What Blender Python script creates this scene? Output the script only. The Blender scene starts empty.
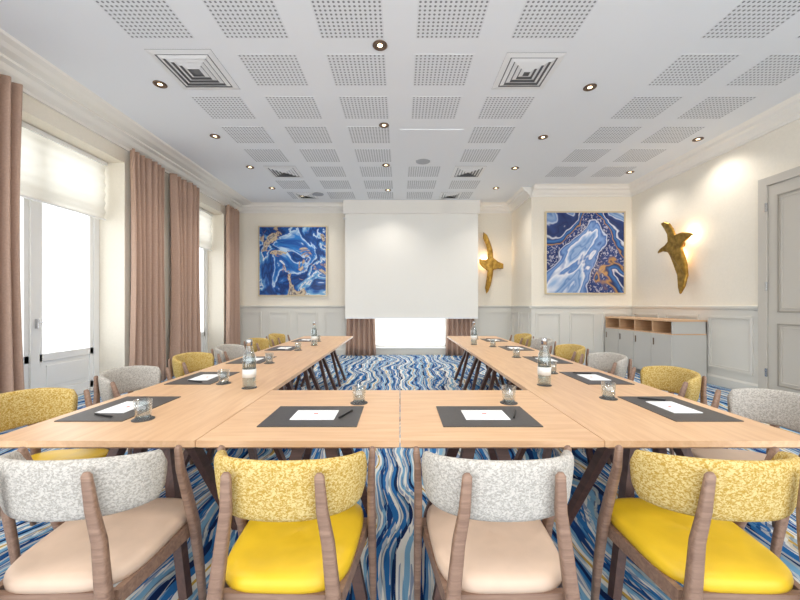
import bpy, bmesh, math, random
from mathutils import Vector, Matrix
random.seed(7)
S=bpy.context.scene
H=1.3; F=355.6
# ---------------------------------------------------------------- materials
def lin(c):
    r=[]
    for v in c:
        v=v/255.0
        r.append(v/12.92 if v<=0.04045 else ((v+0.055)/1.055)**2.4)
    return (r[0],r[1],r[2],1.0)
class NT:
    def __init__(s,name):
        s.m=bpy.data.materials.new(name); s.m.use_nodes=True
        s.t=s.m.node_tree; s.b=s.t.nodes['Principled BSDF']; s.out=s.t.nodes['Material Output']
    def n(s,typ,**kw):
        nd=s.t.nodes.new(typ)
        for k,v in kw.items(): setattr(nd,k,v)
        return nd
    def l(s,a,b): s.t.links.new(a,b)
    def math(s,op,a,b=None,c=None):
        nd=s.t.nodes.new('ShaderNodeMath'); nd.operation=op
        for i,v in enumerate((a,b,c)):
            if v is None: continue
            if isinstance(v,(int,float)): nd.inputs[i].default_value=v
            else: s.l(v,nd.inputs[i])
        return nd.outputs[0]
    def ramp(s,fac,stops,interp='LINEAR'):
        nd=s.t.nodes.new('ShaderNodeValToRGB'); cr=nd.color_ramp; cr.interpolation=interp
        while len(cr.elements)<len(stops): cr.elements.new(0.5)
        for e,(p,c) in zip(cr.elements,stops):
            e.position=p; e.color=lin(c)
        s.l(fac,nd.inputs[0]); return nd.outputs[0]
    def mix(s,fac,a,b):
        mx=s.n('ShaderNodeMix'); mx.data_type='RGBA'
        if isinstance(fac,(int,float)): mx.inputs[0].default_value=fac
        else: s.l(fac,mx.inputs[0])
        for i,v in ((6,a),(7,b)):
            if isinstance(v,tuple): mx.inputs[i].default_value=lin(v)
            else: s.l(v,mx.inputs[i])
        return mx.outputs[2]
    def bump(s,h,strength=0.3,dist=0.01):
        nd=s.n('ShaderNodeBump'); nd.inputs['Strength'].default_value=strength; nd.inputs['Distance'].default_value=dist
        s.l(h,nd.inputs['Height']); s.l(nd.outputs[0],s.b.inputs['Normal'])
    def coord(s,scale=(1,1,1),loc=(0,0,0)):
        tc=s.n('ShaderNodeTexCoord'); mp=s.n('ShaderNodeMapping')
        mp.inputs['Scale'].default_value=scale; mp.inputs['Location'].default_value=loc
        s.l(tc.outputs['Object'],mp.inputs[0]); return mp.outputs[0]
    def noise(s,vec,scale,detail=3,dist=0,rough=0.5):
        nd=s.n('ShaderNodeTexNoise'); nd.inputs['Scale'].default_value=scale
        nd.inputs['Detail'].default_value=detail; nd.inputs['Distortion'].default_value=dist
        nd.inputs['Roughness'].default_value=rough
        s.l(vec,nd.inputs['Vector']); return nd.outputs[0]
def plain(name,c,rough=0.5,metal=0.0,nscale=None,namp=0.12,bump=0.0,spec=0.5,emit=None,est=1.0):
    n=NT(name); n.b.inputs['Roughness'].default_value=rough; n.b.inputs['Metallic'].default_value=metal
    n.b.inputs['Specular IOR Level'].default_value=spec
    if nscale:
        f=n.noise(n.coord(),nscale,3)
        a=[max(0,v*(1-namp)) for v in c]; b=[min(255,v*(1+namp)) for v in c]
        col=n.ramp(f,[(0.3,a),(0.7,b)]); n.l(col,n.b.inputs['Base Color'])
        if bump: n.bump(f,bump,0.004)
    else: n.b.inputs['Base Color'].default_value=lin(c)
    if emit:
        n.b.inputs['Emission Color'].default_value=lin(emit); n.b.inputs['Emission Strength'].default_value=est
    return n.m
def wood(name,a,b,rough=0.4,sc=1.0):
    n=NT(name); v=n.coord((1.2*sc,14*sc,14*sc))
    f=n.noise(v,2.2,5,0.6,0.6)
    col=n.ramp(f,[(0.3,a),(0.7,b)]); n.l(col,n.b.inputs['Base Color'])
    n.b.inputs['Roughness'].default_value=rough; n.bump(f,0.08,0.002); return n.m
M={}
M['ceil']=plain('ceiling_paint',(234,236,238),0.75)
def perf():
    n=NT('perforated_plaster'); tc=n.n('ShaderNodeTexCoord'); sp=n.n('ShaderNodeSeparateXYZ'); n.l(tc.outputs['Object'],sp.inputs[0])
    p=0.62/14
    def cell(o,off):
        return n.math('SUBTRACT',n.math('FRACT',n.math('DIVIDE',n.math('SUBTRACT',o,off-20*p),p)),0.5)
    cx=cell(sp.outputs[0],0.155); cy=cell(sp.outputs[1],2.96)
    d=n.math('SQRT',n.math('ADD',n.math('MULTIPLY',cx,cx),n.math('MULTIPLY',cy,cy)))
    col=n.ramp(d,[(0.0,(124,125,128)),(0.23,(134,135,138)),(0.28,(226,228,230))])
    n.l(col,n.b.inputs['Base Color']); n.b.inputs['Roughness'].default_value=0.8
    return n.m
M['perf']=perf()
M['wall']=plain('cream_wallcovering',(240,232,216),0.7,nscale=30,namp=0.008)
M['wains']=plain('wainscot_paint',(222,218,208),0.5)
M['trim']=plain('trim_paint',(240,235,226),0.45)
M['white']=plain('white_window_paint',(242,242,240),0.4)
M['door']=plain('door_paint',(202,195,183),0.45)
M['doorline']=plain('door_groove_paint',(166,158,144),0.5)
M['curtain']=plain('curtain_fabric',(188,158,140),0.85,nscale=60,namp=0.03,bump=0.05,spec=0.1)
M['oak']=wood('light_oak',(206,163,123),(224,185,145),0.34)
M['dark']=wood('walnut_leg',(70,46,40),(98,68,58),0.45)
M['chairwood']=wood('taupe_beech',(118,90,74),(154,124,104),0.45,2)
M['edge']=wood('oak_edge',(176,132,92),(196,152,110),0.4)
def fabric(name,a,b,sc=130):
    n=NT(name); v=n.coord((1,1,1.3))
    f=n.noise(v,sc,1.5,0.8)
    col=n.ramp(f,[(0.40,a),(0.60,b)]); n.l(col,n.b.inputs['Base Color'])
    n.b.inputs['Roughness'].default_value=0.9; n.b.inputs['Specular IOR Level'].default_value=0.1
    n.bump(f,0.25,0.002); return n.m
M['fy']=fabric('mustard_woven_fabric',(172,138,62),(208,186,128))
M['fw']=fabric('ecru_woven_fabric',(160,155,147),(196,190,181))
M['ly']=plain('yellow_leatherette',(222,182,36),0.42,nscale=9,namp=0.03)
M['lw']=plain('beige_leatherette',(206,180,158),0.45,nscale=9,namp=0.03)
def carpet():
    n=NT('wavy_stripe_carpet')
    w=n.noise(n.coord((0.5,0.42,1)),1.2,1,0.0)
    w2=n.noise(n.coord((1.0,0.85,1),(5,3,0)),1.9,1,0.0)
    w3=n.noise(n.coord((26,1.4,1),(1,8,0)),1.0,2,0.0)
    tc=n.n('ShaderNodeTexCoord'); sp=n.n('ShaderNodeSeparateXYZ'); n.l(tc.outputs['Object'],sp.inputs[0])
    s=n.math('ADD',sp.outputs[0],n.math('ADD',n.math('MULTIPLY',w,0.95),n.math('MULTIPLY',w2,0.34)))
    s=n.math('ADD',s,n.math('MULTIPLY',w3,0.03))
    f=n.math('FRACT',n.math('ADD',n.math('MULTIPLY',s,1.3),20))
    W=(222,222,216);N=(24,58,112);B=(44,106,166);L=(122,168,200);Y=(194,160,78);G=(160,174,180);D=(18,40,82)
    st=[(0.0,W),(0.035,B),(0.07,D),(0.10,L),(0.13,W),(0.16,Y),(0.18,W),(0.21,L),(0.25,N),(0.31,B),(0.37,W),(0.39,L),(0.43,G),(0.46,D),(0.50,B),(0.55,W),(0.58,Y),(0.60,W),(0.64,L),(0.67,N),(0.72,B),(0.77,W),(0.80,G),(0.82,B),(0.86,D),(0.90,W),(0.96,L)]
    col=n.ramp(f,st,'CONSTANT')
    f2=n.math('FRACT',n.math('ADD',n.math('MULTIPLY',s,14.3),20))
    c2=n.ramp(f2,[(0.0,(32,88,148)),(0.32,(216,216,210)),(0.52,(104,152,188)),(0.76,(30,66,118)),(0.86,(210,206,194))],'CONSTANT')
    col=n.mix(n.math('MULTIPLY',n.math('GREATER_THAN',w3,0.5),0.65),col,c2)
    n.l(col,n.b.inputs['Base Color'])
    fz=n.noise(n.coord(),160,2)
    n.b.inputs['Roughness'].default_value=0.95; n.b.inputs['Specular IOR Level'].default_value=0.1
    n.bump(fz,0.4,0.004); return n.m
M['carpet']=carpet()
def art1():
    n=NT('marbled_art_print'); v=n.coord((1,1,1),(4.2,0,1.1))
    a=n.noise(v,1.1,5,0.9,0.55); f=n.math('FRACT',n.math('MULTIPLY',a,3.2))
    col=n.ramp(f,[(0,(20,72,150)),(0.2,(44,122,196)),(0.34,(196,220,234)),(0.38,(30,92,170)),(0.55,(14,48,106)),(0.68,(30,94,172)),(0.8,(116,174,214)),(0.86,(234,234,228)),(0.9,(56,124,192)),(1,(20,72,150))])
    g=n.noise(n.coord((1,1,1),(9,0,4.4)),1.3,5,1.2,0.6)
    gc=n.ramp(g,[(0.58,(150,112,76)),(0.615,(214,200,172)),(0.64,(84,74,84)),(0.70,(228,222,210))])
    m=n.ramp(g,[(0.575,(0,0,0)),(0.59,(255,255,255))])
    n.l(n.mix(m,col,gc),n.b.inputs['Base Color']); n.b.inputs['Roughness'].default_value=0.25; return n.m
def art2():
    n=NT('agate_art_print'); v=n.coord((1,1,1),(7.7,0,3.35))
    a=n.noise(v,0.62,4,0.7,0.45)
    sp=n.n('ShaderNodeSeparateXYZ'); n.l(n.coord(),sp.inputs[0])
    d=n.math('ADD',n.math('MULTIPLY',sp.outputs[0],0.24),n.math('MULTIPLY',sp.outputs[2],0.13))
    f=n.math('FRACT',n.math('ADD',n.math('MULTIPLY',a,2.9),d))
    col=n.ramp(f,[(0,(24,40,90)),(0.10,(38,66,130)),(0.13,(204,214,230)),(0.16,(112,146,196)),(0.22,(150,176,212)),(0.25,(96,132,186)),(0.30,(150,178,214)),(0.36,(228,230,236)),(0.39,(88,126,184)),(0.44,(120,154,204)),(0.50,(56,92,156)),(0.53,(206,214,230)),(0.56,(28,46,98)),(0.74,(36,62,122)),(0.77,(186,142,84)),(0.79,(22,38,84)),(0.86,(56,114,182)),(0.90,(30,56,112)),(0.93,(220,224,234)),(0.96,(28,52,106))])
    s=n.noise(n.coord(),26,2,0.5)
    spk=n.math('MULTIPLY',n.math('GREATER_THAN',s,0.57),n.math('MULTIPLY',n.math('GREATER_THAN',f,0.56),n.math('LESS_THAN',f,0.74)))
    n.l(n.mix(n.math('MULTIPLY',spk,0.6),col,(206,206,218)),n.b.inputs['Base Color']); n.b.inputs['Roughness'].default_value=0.25; return n.m
M['art1']=art1(); M['art2']=art2()
M['frame']=plain('champagne_frame',(214,198,164),0.35,0.4)
def gold():
    n=NT('hammered_brass'); f=n.noise(n.coord(),12,2)
    n.l(n.ramp(f,[(0.3,(140,104,38)),(0.7,(198,154,68))]),n.b.inputs['Base Color'])
    n.b.inputs['Metallic'].default_value=0.7; n.b.inputs['Roughness'].default_value=0.32; n.bump(f,0.2,0.02); return n.m
M['gold']=gold()
M['screen']=plain('screen_fabric',(244,241,233),0.8)
M['leather']=plain('charcoal_leather',(70,67,66),0.45,nscale=80,namp=0.06,bump=0.05)
M['paper']=plain('paper',(240,240,240),0.7)
M['orange']=plain('printed_logo',(205,82,52),0.6)
M['black']=plain('black_plastic',(25,25,26),0.35)
M['chrome']=plain('chrome',(190,190,192),0.2,1.0)
M['ventm']=plain('vent_enamel',(232,232,231),0.4)
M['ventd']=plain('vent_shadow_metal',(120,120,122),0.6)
M['lens']=plain('lamp_lens',(255,240,215),0.3,emit=(255,225,180),est=6)
M['bronze']=plain('bronze_ring',(120,100,84),0.35,0.8)
M['spk']=plain('speaker_mesh',(170,172,176),0.6)
M['cabgrey']=plain('cabinet_lacquer',(196,192,184),0.4)
M['cabdark']=plain('cabinet_groove',(130,128,122),0.5)
M['carton']=plain('bottle_label',(225,226,222),0.5)
def glass(name,base,edge,tint=(0.97,0.98,0.98,1)):
    n=NT(name); t=n.n('ShaderNodeBsdfTransparent'); t.inputs[0].default_value=tint
    g=n.n('ShaderNodeBsdfGlossy'); g.inputs['Roughness'].default_value=0.05; g.inputs[0].default_value=(1,1,1,1)
    lw=n.n('ShaderNodeLayerWeight'); lw.inputs[0].default_value=0.5
    fac=n.math('ADD',n.math('MULTIPLY',n.math('POWER',lw.outputs['Facing'],2.0),edge),base)
    mx=n.n('ShaderNodeMixShader'); n.l(fac,mx.inputs[0])
    n.l(t.outputs[0],mx.inputs[1]); n.l(g.outputs[0],mx.inputs[2]); n.l(mx.outputs[0],n.out.inputs[0]); return n.m
M['glass']=glass('clear_glass',0.10,0.75,(0.90,0.93,0.93,1))
M['water']=glass('bottled_water',0.06,0.5,(0.70,0.76,0.77,1))
M['pane']=glass('window_glass',0.02,0.2)
def sheer():
    n=NT('sheer_blind_fabric'); d=n.n('ShaderNodeBsdfDiffuse'); d.inputs[0].default_value=lin((240,236,226))
    t=n.n('ShaderNodeBsdfTranslucent'); t.inputs[0].default_value=lin((236,231,220))
    mx=n.n('ShaderNodeMixShader'); mx.inputs[0].default_value=0.5
    n.l(d.outputs[0],mx.inputs[1]); n.l(t.outputs[0],mx.inputs[2]); n.l(mx.outputs[0],n.out.inputs[0]); return n.m
M['sheer']=sheer()
# ---------------------------------------------------------------- mesh builder
class MB:
    def __init__(s): s.v=[]; s.f=[]; s.mi=[]; s.sm=[]; s.mats=[]
    def mat(s,k):
        if k not in s.mats: s.mats.append(k)
        return s.mats.index(k)
    def add(s,vs,fs,k,smooth=False):
        o=len(s.v); s.v+= [tuple(v) for v in vs]; i=s.mat(k)
        for f in fs: s.f.append([o+a for a in f]); s.mi.append(i); s.sm.append(smooth)
    def box(s,x0,x1,y0,y1,z0,z1,k):
        if x0>x1:x0,x1=x1,x0
        if y0>y1:y0,y1=y1,y0
        vs=[(x,y,z) for z in (z0,z1) for y in (y0,y1) for x in (x0,x1)]
        s.add(vs,[(0,2,3,1),(4,5,7,6),(0,1,5,4),(2,6,7,3),(0,4,6,2),(1,3,7,5)],k)
    def bar(s,p,q,w0,d0,w1,d1,k,up=(0,1,0)):
        p=Vector(p);q=Vector(q);t=(q-p).normalized();u=Vector(up);a=t.cross(u).normalized();b=a.cross(t).normalized()
        vs=[]
        for c,w,d in((p,w0,d0),(q,w1,d1)):
            for i,j in((-1,-1),(1,-1),(1,1),(-1,1)): vs.append(c+a*w/2*i+b*d/2*j)
        s.add(vs,[(3,2,1,0),(4,5,6,7),(0,1,5,4),(1,2,6,5),(2,3,7,6),(3,0,4,7)],k)
    def tube(s,pts,rad,k,seg=10,flat=1.0):
        vs=[];fs=[];n=len(pts);pts=[Vector(p) for p in pts]
        for i,p in enumerate(pts):
            t=(pts[min(i+1,n-1)]-pts[max(i-1,0)]).normalized()
            a=t.cross(Vector((0,1,0))).normalized(); b=a.cross(t)
            for j in range(seg):
                an=2*math.pi*j/seg; ca=math.cos(an);sa=math.sin(an)
                e=0.6; ca=math.copysign(abs(ca)**e,ca); sa=math.copysign(abs(sa)**e,sa)
                vs.append(p+a*rad[i][0]*ca+b*rad[i][1]*sa)
        for i in range(n-1):
            for j in range(seg):
                fs.append((i*seg+j,i*seg+(j+1)%seg,(i+1)*seg+(j+1)%seg,(i+1)*seg+j))
        fs.append(tuple(range(seg))[::-1]); fs.append(tuple((n-1)*seg+j for j in range(seg)))
        s.add(vs,fs,k,True)
    def lathe(s,prof,c,k,seg=24):
        vs=[];fs=[]
        for r,z in prof:
            for j in range(seg):
                a=2*math.pi*j/seg; vs.append((c[0]+r*math.cos(a),c[1]+r*math.sin(a),c[2]+z))
        for i in range(len(prof)-1):
            for j in range(seg):
                fs.append((i*seg+j,i*seg+(j+1)%seg,(i+1)*seg+(j+1)%seg,(i+1)*seg+j))
        s.add(vs,fs,k,True)
    def disc(s,c,r,k,seg=24,up=True):
        vs=[(c[0]+r*math.cos(2*math.pi*j/seg),c[1]+r*math.sin(2*math.pi*j/seg),c[2]) for j in range(seg)]
        f=list(range(seg)); 
        if not up: f=f[::-1]
        s.add(vs,[f],k)
    def mesh(s,name):
        m=bpy.data.meshes.new(name); m.from_pydata(s.v,[],s.f)
        for k in s.mats: m.materials.append(M[k])
        for p,i,sm in zip(m.polygons,s.mi,s.sm): p.material_index=i; p.use_smooth=sm
        m.update(); return m
    def obj(s,name,loc=(0,0,0),rot=0,bevel=0,parent=None):
        return place(s.mesh(name),name,loc,rot,bevel,parent)
def place(mesh,name,loc=(0,0,0),rot=0,bevel=0,parent=None):
    o=bpy.data.objects.new(name,mesh); o.location=loc; o.rotation_euler=(0,0,rot)
    S.collection.objects.link(o)
    if bevel:
        b=o.modifiers.new('bevel','BEVEL'); b.width=bevel; b.segments=2; b.limit_method='ANGLE'
    if parent: o.parent=parent
    return o
# ---------------------------------------------------------------- room constants
XL=-4.26; XR=5.15; YB=9.3; YR=7.9; XS=2.92; ZC=3.92; Y0=-1.2; RAIL=1.27
b=MB(); b.box(XL-0.6,XR+0.2,Y0,YB+0.5,-0.1,0,'carpet'); b.obj('floor')
b=MB(); b.box(XL-0.6,XR+0.2,Y0,YB+0.5,ZC,ZC+0.12,'ceil')
cols=[-2.325,-1.395,-0.465,0.465,1.395,3.255,4.185]
p=0.62/14; rp=17*p
skip={(1,-2.325),(1,1.395),(5,-2.325),(5,1.395),(3,0.465),(4,0.465)}
for r in range(-3,8):
    y=2.96+rp*r
    for cx in cols:
        if (r,cx) in skip: continue
        if y>7.3 and cx>2.9: continue
        if y+0.53>9.1: continue
        b.box(cx-0.31,cx+0.31,y,y+12*p,ZC-0.003,ZC+0.001,'perf')
b.box(0.0,0.95,5.3,6.4,ZC-0.012,ZC+0.001,'ceil')
b.obj('ceiling')
ops=[(0.5,2.5),(3.55,5.5),(7.1,8.6)]  # first opening: unseen window, added to bring in more light
WT=0.5; ZT=3.5
b=MB(); y=Y0
for a,c in ops:
    b.box(XL-WT,XL,y,a,0,ZC,'wall'); b.box(XL-WT,XL,a,c,ZT,ZC,'wall'); y=c
b.box(XL-WT,XL,y,YB+0.2,0,ZC,'wall')
b.obj('wall_left')
b=MB(); WX0,WX1=-0.72,1.28
b.box(XL,WX0,YB,YB+0.4,0,ZC,'wall'); b.box(WX1,XS+2.5,YB,YB+0.4,0,ZC,'wall')
b.box(WX0,WX1,YB,YB+0.4,3.3,ZC,'wall'); b.box(WX0,WX1,YB,YB+0.4,0,0.16,'wains')
b.obj('wall_back')
b=MB(); b.box(XS,XR+0.2,YR,YB,0,ZC,'wall'); b.obj('wall_alcove')
DA,DB,DZ=2.88,5.07,3.08
b=MB(); b.box(XR,XR+0.2,Y0,DA,0,ZC,'wall'); b.box(XR,XR+0.2,DB,YR,0,ZC,'wall'); b.box(XR,XR+0.2,DA,DB,DZ,ZC,'wall'); b.obj('wall_right')
def run(b,prof,p0,p1,nrm,k):
    vs=[]; n=len(prof)
    for p in (p0,p1):
        for o,z in prof: vs.append((p[0]+nrm[0]*o,p[1]+nrm[1]*o,z))
    fs=[(i,(i+1)%n,n+(i+1)%n,n+i) for i in range(n)]+[tuple(range(n))[::-1],tuple(range(n,2*n))]
    b.add(vs,fs,k)
crownL=[(0,3.70),(0.03,3.70),(0.03,3.74),(0.09,3.78),(0.13,3.83),(0.20,3.84),(0.20,3.865),(0.32,3.87),(0.38,3.89),(0.46,3.90),(0.48,3.92),(0,3.92)]
crown=[(0,3.70),(0.03,3.70),(0.03,3.74),(0.07,3.77),(0.10,3.82),(0.15,3.84),(0.16,3.88),(0.22,3.92),(0,3.92)]
b=MB(); run(b,crownL,(XL,Y0),(XL,YB),(1,0),'trim'); b.obj('trim_1')
b=MB(); run(b,crown,(XL,YB),(XS,YB),(0,-1),'trim'); b.obj('trim_2')
b=MB(); run(b,crown,(XS,YB),(XS,YR),(-1,0),'trim'); run(b,crown,(XS-0.0,YR),(XR,YR),(0,-1),'trim'); b.obj('trim_3')
b=MB(); run(b,crown,(XR,YR),(XR,Y0),(-1,0),'trim'); b.obj('trim_4')
tn=[5]
def wains(bn,p0,p1,nrm,n):
    b=MB(); d=Vector((p1[0]-p0[0],p1[1]-p0[1])); L=d.length; d/=L
    def q(t): return (p0[0]+d.x*t,p0[1]+d.y*t)
    run(b,[(0,0),(0.012,0),(0.012,RAIL-0.03),(0,RAIL-0.03)],q(0),q(L),nrm,'wains')
    run(b,[(0,RAIL-0.05),(0.03,RAIL-0.04),(0.045,RAIL-0.01),(0.045,RAIL+0.015),(0,RAIL+0.02)],q(0),q(L),nrm,'wains')
    w=L/n; g=0.09
    for i in range(n):
        a,c=i*w+g,(i+1)*w-g; z0,z1=0.27,RAIL-0.14
        def fr(a,c,z0,z1,t,o):
            for (A,C,Z0,Z1) in ((a,c,z0,z0+t),(a,c,z1-t,z1),(a,a+t,z0+t,z1-t),(c-t,c,z0+t,z1-t)):
                run(b,[(0.01,Z0),(o,Z0),(o,Z1),(0.01,Z1)],q(A),q(C),nrm,'wains')
        if c-a>0.1: 
            fr(a,c,z0,z1,0.035,0.032); fr(a+0.05,c-0.05,z0+0.05,z1-0.05,0.012,0.02)
    b.obj('trim_%d'%tn[0]); tn[0]+=1
    b=MB(); run(b,[(0,0),(0.03,0),(0.03,0.13),(0.018,0.16),(0,0.16)],q(0),q(L),nrm,'wains'); b.obj('baseboard_'+bn)
wains('back',(XL,YB),(-1.35,YB),(0,-1),4)
wains('rear',(1.95,YB),(XS,YB),(0,-1),1)
wains('return',(XS,YB),(XS,YR),(-1,0),2)
wains('alcove',(XS,YR),(XR,YR),(0,-1),3)
wains('right',(XR,YR),(XR,5.08),(-1,0),3)
# ------------------------------------------------------------- windows left
def window(name,y0,y1):
    x=XL-0.44; b=MB(); w='white'
    b.box(x-0.05,x+0.05,y0,y0+0.09,0,ZT,w); b.box(x-0.05,x+0.05,y1-0.09,y1,0,ZT,w)
    b.box(x-0.05,x+0.05,y0,y1,ZT-0.09,ZT,w); b.box(x-0.05,x+0.05,y0,y1,0,0.06,w)
    b.box(x-0.05,x+0.05,y0,y1,2.72,2.80,w)
    m=(y0+y1)/2
    b.box(x-0.045,x+0.06,m-0.055,m+0.055,0,ZT,w)
    for a,c in((y0+0.09,m-0.055),(m+0.055,y1-0.09)):
        b.box(x-0.035,x+0.035,a,a+0.06,0.06,2.72,w); b.box(x-0.035,x+0.035,c-0.06,c,0.06,2.72,w)
        b.box(x-0.035,x+0.035,a,c,0.06,0.16,w); b.box(x-0.02,x+0.02,a,c,0.16,0.60,w); b.box(x-0.035,x+0.035,a,c,0.56,0.66,w)
        b.box(x-0.01,x+0.03,a+0.12,c-0.12,0.22,0.50,w)
        b.box(x-0.035,x+0.035,a,c,2.66,2.72,w)
        b.box(x-0.004,x+0.004,a+0.05,c-0.05,0.64,2.68,'pane'); b.box(x-0.004,x+0.004,a,c,2.8,ZT-0.08,'pane')
    b.box(x+0.06,x+0.10,m-0.01,m+0.01,1.0,1.12,'chrome'); b.box(x+0.09,x+0.105,m-0.01,m+0.11,1.07,1.09,'chrome')
    b.obj(name,bevel=0.004)
    c=MB(); vs=[];fs=[]
    yy0,yy1=y0+0.03,y1-0.03; zb=2.62
    rows=[(ZT-0.06-(ZT-0.06-zb)*i/24) for i in range(25)]
    for i,z in enumerate(rows):
        o=0.012*math.sin(i*math.pi/2)
        vs.append((x+0.16+o,yy0,z)); vs.append((x+0.16+o,yy1,z))
    for i in range(24): fs.append((2*i,2*i+1,2*i+3,2*i+2))
    c.add(vs,fs,'sheer',True); c.box(x+0.145,x+0.175,yy0,yy1,zb-0.02,zb,'white'); c.box(x+0.13,x+0.2,yy0,yy1,ZT-0.06,ZT-0.01,'white')
    c.obj('roman_blind')
for i,(a,c) in enumerate(ops): window('window_%d'%(i+1),a,c)  # the first one is out of view, added for extra daylight
b=MB(); yb=YB+0.3
for a,c in((WX0,WX0+0.07),(WX1-0.07,WX1)): b.box(a,c,yb-0.04,yb+0.04,0.16,3.3,'white')
b.box(WX0,WX1,yb-0.04,yb+0.04,0.16,0.22,'white'); b.box(WX0,WX1,yb-0.04,yb+0.04,3.22,3.3,'white'); b.box(WX0,WX1,yb-0.03,yb+0.03,2.4,2.48,'white')
b.box(WX0,WX1,yb-0.004,yb+0.004,0.2,3.22,'pane'); b.box(WX0,WX1,YB-0.01,YB+0.25,0.16,0.185,'white')
b.obj('window_4')
# ------------------------------------------------------------- curtains
def curtain(axis,a0,a1,c,z0,z1,pl,amp=0.07):
    nU=int(pl*14); nV=14; vs=[];fs=[]
    ph=random.random()*6
    for j in range(nV+1):
        tz=j/nV; z=z0+(z1-z0)*tz
        sq=1-0.10*math.sin(math.pi*tz)
        for i in range(nU+1):
            t=i/nU; u=(a0+a1)/2+(t-0.5)*(a1-a0)*sq
            o=amp*math.sin(2*math.pi*pl*t+ph+0.5*math.sin(3*tz+ph+5*t))*(0.75+0.25*(1-tz))+0.02*math.sin(9*t+2*tz)
            if axis=='y': vs.append((c+o,u,z))
            else: vs.append((u,c+o,z))
    for j in range(nV):
        for i in range(nU): 
            k=j*(nU+1)+i; fs.append((k,k+1,k+nU+2,k+nU+1))
    b=MB(); b.add(vs,fs,'curtain',True); o=b.obj('curtain')
    m=o.modifiers.new('s','SOLIDIFY'); m.thickness=0.008; m.offset=0
    return o
cx=XL+0.13
curtain('y',3.10,3.86,cx,0.005,3.69,6)
curtain('y',5.42,6.20,cx,0.005,3.69,6)
curtain('y',6.42,7.3,cx,0.005,3.69,6)
curtain('y',8.45,9.1,cx,0.005,3.69,5)
curtain('y',0.1,0.75,cx,0.005,3.69,6); curtain('y',2.3,2.9,cx,0.005,3.69,6)
curtain('x',-1.40,-0.62,YB-0.17,0.005,3.49,6,0.05)
curtain('x',1.17,1.93,YB-0.17,0.005,3.49,6,0.05)
b=MB(); b.box(-1.45,1.98,YB-0.13,YB-0.21,3.5,3.54,'white'); b.box(-1.3,-1.26,YB-0.14,YB,3.5,3.54,'white'); b.box(1.8,1.84,YB-0.14,YB,3.5,3.54,'white'); b.obj('curtain_rail')
# ------------------------------------------------------------- projector screen
b=MB(); ys=8.93
b.box(-1.38,1.96,ys-0.004,ys+0.004,1.0,3.58,'screen'); b.box(-1.38,1.96,ys-0.016,ys+0.016,0.955,1.0,'white')
b.box(-1.42,2.0,ys-0.06,ys+0.06,3.58,ZC,'trim'); b.obj('projection_screen')
# ------------------------------------------------------------- paintings
def painting(name,x0,x1,z0,z1,y,k):
    b=MB(); t=0.03; y-=0.003
    b.box(x0,x1,y-0.035,y,z0,z1,k)
    for a in((x0-t,x0,z0-t,z1+t),(x1,x1+t,z0-t,z1+t),(x0,x1,z0-t,z0),(x0,x1,z1,z1+t)):
        b.box(a[0],a[1],y-0.05,y,a[2],a[3],'frame')
    b.obj(name)
painting('marbled_painting',-3.66,-1.93,1.56,3.33,YB,'art1'); painting('agate_painting',3.24,4.95,1.57,3.34,YR,'art2')
# ------------------------------------------------------------- bird sconces
def bird(pts,px2w,nrm,name='bird_wall_sconce'):
    bm=bmesh.new(); vs=[bm.verts.new(px2w(p)) for p in pts]; f=bm.faces.new(vs)
    bm.normal_update()
    n=Vector(nrm)
    ret=bmesh.ops.extrude_face_region(bm,geom=[f]); ev=[e for e in ret['geom'] if isinstance(e,bmesh.types.BMVert)]
    bmesh.ops.translate(bm,verts=ev,vec=n*0.05)
    bmesh.ops.recalc_face_normals(bm,faces=bm.faces)
    m=bpy.data.meshes.new(name); bm.to_mesh(m); bm.free(); m.materials.append(M['gold'])
    o=place(m,name); bv=o.modifiers.new('b','BEVEL'); bv.width=0.02; bv.segments=3
    return o
ptsR=[(669,220),(673,219),(678,222),(681,228),(683,235),(690,234),(696,236),(701,238),(696,241),(691,244),(689,249),(692,257),(695,266),(697,277),(696,287),(693,295),(690,288),(687,276),(682,265),(678,256),(675,251),(669,249),(663,250),(666,246),(672,243),(675,240),(675,233),(672,226)]
def wR(p):
    dy=6.5-(p[0]-682)/54.7*1.25; z=H+(305-p[1])/54.7
    zz=abs(p[1]-247)/48
    return (XR-0.10-0.10*zz**2,dy,z)
o=bird(ptsR,wR,(-1,0,0))
b=MB(); b.lathe([(0.0,0),(0.05,0),(0.05,0.1),(0,0.1)],(0,0,0),'gold'); mm=b.obj('wall_mount',parent=o); mm.rotation_euler=(0,math.pi/2,0); mm.location=(XR-0.103,6.46,2.4)
ptsB=[(482,233),(486,236),(489,242),(492,250),(493,258),(498,262),(503,264),(503,269),(497,269),(493,270),(492,277),(490,285),(487,292),(485,294),(484,288),(486,279),(487,271),(483,268),(479,264),(479,259),(484,260),(487,259),(487,252),(485,245),(482,239)]
def wB(p):
    zz=abs(p[1]-264)/30
    return ((p[0]-400)/38.6,YB-0.10-0.10*zz**2,H+(305-p[1])/38.6)
o2=bird(ptsB,wB,(0,-1,0))
mm=place(mm.data,'wall_mount',parent=o2); mm.rotation_euler=(math.pi/2,0,0); mm.location=((490-400)/38.6,YB-0.003,H+41/38.6)
def plight(loc,e,col,r,parent):
    l=bpy.data.lights.new('lamp','POINT'); l.energy=e; l.color=col; l.shadow_soft_size=r
    q=bpy.data.objects.new('lamp',l); q.location=loc; S.collection.objects.link(q); q.parent=parent
plight((XR-0.055,6.25,2.55),6,(1,0.76,0.48),0.03,o); plight((XR-0.055,6.5,2.2),4,(1,0.76,0.48),0.03,o)
plight((2.22,YB-0.055,2.45),7,(1,0.76,0.48),0.03,o2)
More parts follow.
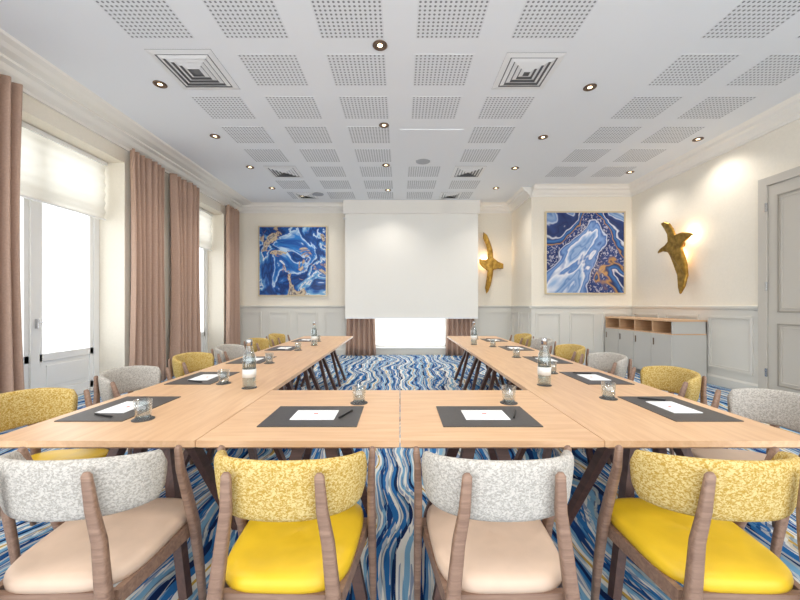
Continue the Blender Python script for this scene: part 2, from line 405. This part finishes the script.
# ------------------------------------------------------------- door right
b=MB(); x=XR
ya,yb_=3.0,4.95
b.box(x-0.05,x+0.1,ya-0.118,ya,0,3.075,'door'); b.box(x-0.05,x+0.1,yb_,yb_+0.118,0,3.075,'door'); b.box(x-0.05,x+0.1,ya,yb_,2.96,3.075,'door')
m=(ya+yb_)/2
for a,c in((ya,m-0.004),(m+0.004,yb_)):
    b.box(x-0.03,x+0.03,a+0.004,c-0.004,0.01,2.95,'door')
    for z0,z1 in((0.2,1.05),(1.2,2.8)):
        for k,(g,t) in enumerate(((0.13,0.02),(0.18,0.012))):
            A,C=a+g,c-g; Z0,Z1=z0+g-0.13,z1-g+0.13
            for q in((A,C,Z0,Z0+t),(A,C,Z1-t,Z1),(A,A+t,Z0,Z1),(C-t,C,Z0,Z1)):
                b.box(x-0.042,x-0.029,q[0],q[1],q[2],q[3],'doorline' if k==0 else 'door')
b.box(x-0.09,x-0.03,m+0.06,m+0.08,1.0,1.02,'chrome'); b.box(x-0.09,x-0.075,m+0.06,m+0.2,1.0,1.02,'chrome')
for z in (0.3,1.5,2.6): b.box(x-0.055,x-0.04,yb_-0.01,yb_+0.02,z,z+0.12,'chrome')
b.obj('door_1',bevel=0.003)
# ------------------------------------------------------------- credenza
b=MB(); x0,x1,y0,y1=4.52,5.09,5.9,7.82; zt=1.05
b.box(x0+0.03,x1,y0+0.03,y1,0.0,0.08,'cabdark')
b.box(x0,x1,y0,y1,0.08,0.80,'cabgrey')
b.box(x0-0.01,x1,y0-0.01,y1,zt-0.03,zt,'oak')
b.box(x0,x1,y0,y1,0.80,0.82,'oak'); b.box(x1-0.02,x1,y0,y1,0.82,zt-0.03,'edge')
b.box(x0,x1,y0,y0+0.025,0.82,zt-0.03,'cabgrey'); b.box(x0,x1,y1-0.025,y1,0.82,zt-0.03,'oak')
for i in range(1,4): 
    yy=y0+(y1-y0)*i/4; b.box(x0+0.005,x1,yy-0.012,yy+0.012,0.82,zt-0.03,'oak')
for i in range(4):
    a=y0+(y1-y0)*i/4; c=y0+(y1-y0)*(i+1)/4
    b.box(x0-0.018,x0,a+0.004,c-0.004,0.10,0.79,'cabgrey')
    b.box(x0-0.03,x0-0.018,c-0.08,c-0.06,0.6,0.72,'bronze')
b.obj('credenza',bevel=0.003)
# ------------------------------------------------------------- ceiling fittings
def downlight(x,y,e=62):
    b=MB(); 
    b.lathe([(0.072,0),(0.075,-0.008),(0.062,-0.014),(0.048,-0.006),(0.046,0.0)],(0,0,0),'bronze')
    b.disc((0,0,-0.003),0.047,'bronze',up=False); b.disc((0,0,-0.005),0.026,'lens',up=False)
    o=b.obj('recessed_downlight',(x,y,ZC))
    l=bpy.data.lights.new('lamp','SPOT'); l.energy=e; l.color=(1,0.94,0.86); l.spot_size=math.radians(130); l.spot_blend=0.8; l.shadow_soft_size=0.08
    q=bpy.data.objects.new('lamp',l); S.collection.objects.link(q); q.parent=o; q.location=(0,0,-0.03)
for px,py in[(380,45),(160,84),(590,87),(384,125),(215,136),(543,137),(698,139),(250,167),(515,168),(630,172),(386,165),(272,188),(496,188),(388,190),(302,196),(598,190)]:
    d=(ZC-H)*F/(305-py); downlight((px-400)/F*d,d)
downlight(-2.3,1.5);downlight(2.3,1.5);downlight(0,1.8);downlight(0,0)
def vent(x,y,s=0.6):
    b=MB(); h=s/2
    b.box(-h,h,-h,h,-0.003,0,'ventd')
    r=h; i=0
    while r>0.05:
        w=0.06 if i==0 else 0.036
        o=[(-r,-r),(r,-r),(r,r),(-r,r)]; q=r-w; n=[(-q,-q),(q,-q),(q,q),(-q,q)]
        z0,z1=(-0.004,-0.012) if i==0 else (-0.008,-0.022)
        vs=[(a,c,z0) for a,c in o]+[(a,c,z1) for a,c in n]
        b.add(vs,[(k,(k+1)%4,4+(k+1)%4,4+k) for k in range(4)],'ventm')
        r-= (0.075 if i==0 else 0.055); i+=1
    b.obj('air_vent',(x,y,ZC))
vent(-2.28,3.98,0.68); vent(1.42,4.0,0.62); vent(-2.28,7.0); vent(1.34,7.0); vent(-2.25,8.5,0.5); vent(1.2,8.5,0.5)
for px,py in((423,161),(318,194),(595,195)):
    d=(ZC-H)*F/(305-py); b=MB(); b.lathe([(0.13,0),(0.13,-0.012),(0.115,-0.014),(0,-0.016)],(0,0,0),'spk'); b.obj('ceiling_speaker',((px-400)/F*d,d,ZC))
# ------------------------------------------------------------- tables
TT=0.75
def table_mesh(name,L,W,clusters):
    b=MB(); e=0.002
    b.box(-L/2+e,L/2-e,-W/2+e,W/2-e,TT-0.026,TT,'oak')
    vs=[(-L/2+e,-W/2+e,TT-0.026),(L/2-e,-W/2+e,TT-0.026),(L/2-e,W/2-e,TT-0.026),(-L/2+e,W/2-e,TT-0.026)]
    k=0.03; vs+=[(-L/2+k,-W/2+k,TT-0.042),(L/2-k,-W/2+k,TT-0.042),(L/2-k,W/2-k,TT-0.042),(-L/2+k,W/2-k,TT-0.042)]
    b.add(vs,[(0,4,5,1),(1,5,6,2),(2,6,7,3),(3,7,4,0),(7,6,5,4)],'edge')
    for c,sx in clusters:
        b.box(c-0.09,c+0.09,-0.16,0.16,TT-0.075,TT-0.042,'dark')
        for s in(-1,1):
            for q in sx:
                b.bar((c+q*0.25,s*0.31,0),(c+q*0.05,s*0.09,TT-0.05),0.045,0.035,0.06,0.045,'dark')
    return b.mesh(name)
mid=table_mesh('conference_table',0.83,0.86,[(0,(-1,1))])
lng=table_mesh('conference_table_long',1.62,0.86,[(-0.42,(-1,1)),(0.42,(-1,1))])
for x in(-0.415,0.415): place(mid,'conference_table',(x,1.438+0.43,0))
for s in(-1,1):
    for i in range(3): place(lng,'conference_table',(s*1.26,1.438+0.81+1.62*i,0),math.pi/2)
# ------------------------------------------------------------- chairs
def chair_mesh(name,fab,lea):
    b=MB()
    nA=40; seg=16; vs=[];fs=[]
    for i in range(nA+1):
        t=-1+2*i/nA; a=math.radians(80)*t
        zt=0.828-0.035*abs(t)**2.2; zb=0.630-0.008*abs(t)**2
        if abs(t)>0.94: 
            sh=(abs(t)-0.94)/0.06; zt-=0.03*sh**2; zb+=0.03*sh**2
        zc=(zt+zb)/2; hh=(zt-zb)/2; th=0.020
        sx=math.sin(a); cy=-math.cos(a)
        for j in range(seg):
            an=2*math.pi*j/seg; ca=math.cos(an);sa=math.sin(an)
            ca=math.copysign(abs(ca)**0.8,ca); sa=math.copysign(abs(sa)**0.5,sa)
            dz=hh*sa; off=th*ca+0.11*dz
            ax=math.copysign(abs(sx)**0.90,sx); ay=-abs(cy)**0.75
            x=(0.243+off)*ax; y=(0.225+off)*ay+0.01
            vs.append((x,y,zc+dz))
    for i in range(nA):
        for j in range(seg): fs.append((i*seg+j,(i+1)*seg+j,(i+1)*seg+(j+1)%seg,i*seg+(j+1)%seg))
    fs.append(tuple(range(seg))); fs.append(tuple(nA*seg+j for j in range(seg))[::-1])
    b.add(vs,fs,fab,True)
    prof=[(0.0,0.415),(0.93,0.415),(0.99,0.422),(1.0,0.437),(0.99,0.452),(0.95,0.462),(0.85,0.468),(0.5,0.472),(0.0,0.470)]
    seg=48; vs=[];fs=[]
    for r,z in prof:
        for j in range(seg):
            an=2*math.pi*j/seg; ca=math.cos(an);sa=math.sin(an)
            ca=math.copysign(abs(ca)**0.5,ca); sa=math.copysign(abs(sa)**0.5,sa)
            wx=0.222+0.014*sa
            vs.append((wx*r*ca,0.02+0.232*r*sa,z-0.006*(1-sa)))
    for i in range(len(prof)-1):
        for j in range(seg): fs.append((i*seg+j,i*seg+(j+1)%seg,(i+1)*seg+(j+1)%seg,(i+1)*seg+j))
    b.add(vs,fs,lea,True)
    for s in(-1,1):
        b.bar((s*0.19,-0.20,0.385),(s*0.235,0.17,0.39),0.022,0.05,0.022,0.05,'chairwood',(0,0,1))
    b.bar((-0.19,-0.20,0.385),(0.19,-0.20,0.385),0.022,0.05,0.022,0.05,'chairwood',(0,0,1))
    b.bar((-0.24,0.17,0.39),(0.24,0.17,0.39),0.022,0.05,0.022,0.05,'chairwood',(0,0,1))
    for s in(-1,1):
        b.tube([(s*0.210,-0.285,0),(s*0.198,-0.258,0.2),(s*0.180,-0.232,0.42),(s*0.162,-0.226,0.58),(s*0.146,-0.234,0.68),(s*0.140,-0.246,0.79),(s*0.140,-0.247,0.80)],
               [(0.013,0.012),(0.016,0.015),(0.022,0.018),(0.020,0.016),(0.018,0.013),(0.015,0.009),(0.008,0.005)],'chairwood',12)
        b.tube([(s*0.260,0.195,0),(s*0.260,0.165,0.2),(s*0.260,0.120,0.42),(s*0.265,0.05,0.60),(s*0.270,0.005,0.70),(s*0.276,-0.018,0.78),(s*0.276,-0.020,0.788)],
               [(0.012,0.013),(0.015,0.017),(0.017,0.023),(0.015,0.020),(0.013,0.016),(0.011,0.012),(0.006,0.006)],'chairwood',12)
    return b.mesh(name)
CY=chair_mesh('yellow_chair','fy','ly'); CW=chair_mesh('ecru_chair','fw','lw')
def chair(k,x,y,rot):
    m=CY if k=='y' else CW
    place(m,'conference_chair',(x,y,0),rot)
yf=1.305
chair('w',-1.085,yf,0.03); chair('y',-0.375,yf,-0.02); chair('w',0.335,yf,0.02); chair('y',1.075,yf,-0.03)
for k,y in zip('ywywyy',(1.88,2.65,3.45,4.2,5.05,5.85)): chair(k,-1.90,y,-math.pi/2+random.uniform(-0.06,0.06))
for k,y in zip('wywywy',(1.88,2.65,3.45,4.2,5.05,5.85)): chair(k,1.90,y,math.pi/2+random.uniform(-0.06,0.06))
# ------------------------------------------------------------- table items
def pad(): 
    b=MB(); b.box(-0.225,0.225,-0.16,0.16,0,0.004,'leather'); return b.mesh('desk_pad')
def notes():
    b=MB(); b.box(-0.105,0.105,-0.07,0.075,0,0.003,'paper'); b.box(-0.010,0.012,0.012,0.024,0.003,0.0033,'orange'); return b.mesh('notepad')
def penm():
    b=MB(); b.tube([(-0.07,0,0.005),(-0.06,0,0.005),(0.06,0,0.005),(0.07,0,0.005)],[(0.002,0.002),(0.0045,0.0045),(0.0045,0.0045),(0.002,0.002)],'black',8); return b.mesh('pen')
def glassm():
    b=MB(); b.lathe([(0,0.0),(0.034,0.0),(0.038,0.092),(0.0355,0.092),(0.032,0.010),(0,0.010)],(0,0,0),'glass'); return b.mesh('water_glass')
def coast():
    b=MB(); b.lathe([(0,0),(0.048,0),(0.048,0.003),(0,0.003)],(0,0,0),'leather'); return b.mesh('coaster')
def bottle():
    b=MB()
    b.lathe([(0,0),(0.040,0.0),(0.043,0.01),(0.043,0.18),(0.040,0.205),(0.030,0.235),(0.021,0.26),(0.018,0.29)],(0,0,0),'glass')
    b.lathe([(0,0.004),(0.038,0.006),(0.0405,0.012),(0.0405,0.18),(0.037,0.205),(0.027,0.235),(0,0.235)],(0,0,0),'water')
    b.lathe([(0.0435,0.07),(0.0438,0.07),(0.0438,0.125),(0.0435,0.125)],(0,0,0),'carton')
    b.lathe([(0,0.275),(0.020,0.275),(0.020,0.315),(0.017,0.32),(0,0.32)],(0,0,0),'chrome')
    return b.mesh('water_bottle')
PA,NO,PE,GL,CO,BO=pad(),notes(),penm(),glassm(),coast(),bottle()
def setting(x,y,rot,g=1):
    place(PA,'desk_pad',(x,y,TT),rot)
    c,s=math.cos(rot),math.sin(rot)
    def L(dx,dy): return (x+c*dx-s*dy,y+s*dx+c*dy)
    a=L(0.0,0.0); place(NO,'notepad',(a[0],a[1],TT+0.004),rot)
    a=L(0.15,0.01); place(PE,'pen',(a[0],a[1],TT+0.004),rot+1.2)
    a=L(0.19*g,0.235); place(CO,'coaster',(a[0],a[1],TT)); place(GL,'water_glass',(a[0],a[1],TT+0.003))
setting(-0.42,1.76,0); setting(0.42,1.76,0,1)
for y in(1.90,2.68,3.55,4.5,5.55):
    setting(-1.47,y,-math.pi/2); setting(1.46,y,math.pi/2,1)
for x,y in((-1.0,2.36),(0.99,2.44),(-1.17,4.85),(1.03,4.95)):
    place(BO,'water_bottle',(x,y,TT+0.003)); place(CO,'coaster',(x,y,TT))
# ------------------------------------------------------------- world, lights, camera
w=bpy.data.worlds.new('World'); S.world=w; w.use_nodes=True
bg=w.node_tree.nodes['Background']; bg.inputs[0].default_value=(0.95,0.975,1.0,1); bg.inputs[1].default_value=3.0
S.view_settings.view_transform='Standard'
cam=bpy.data.cameras.new('Camera'); cam.lens=16; cam.sensor_width=36; cam.shift_y=5/800; cam.clip_start=0.05
co=bpy.data.objects.new('Camera',cam); co.location=(0,0,H); co.rotation_euler=(math.pi/2,0,0); S.collection.objects.link(co); S.camera=co
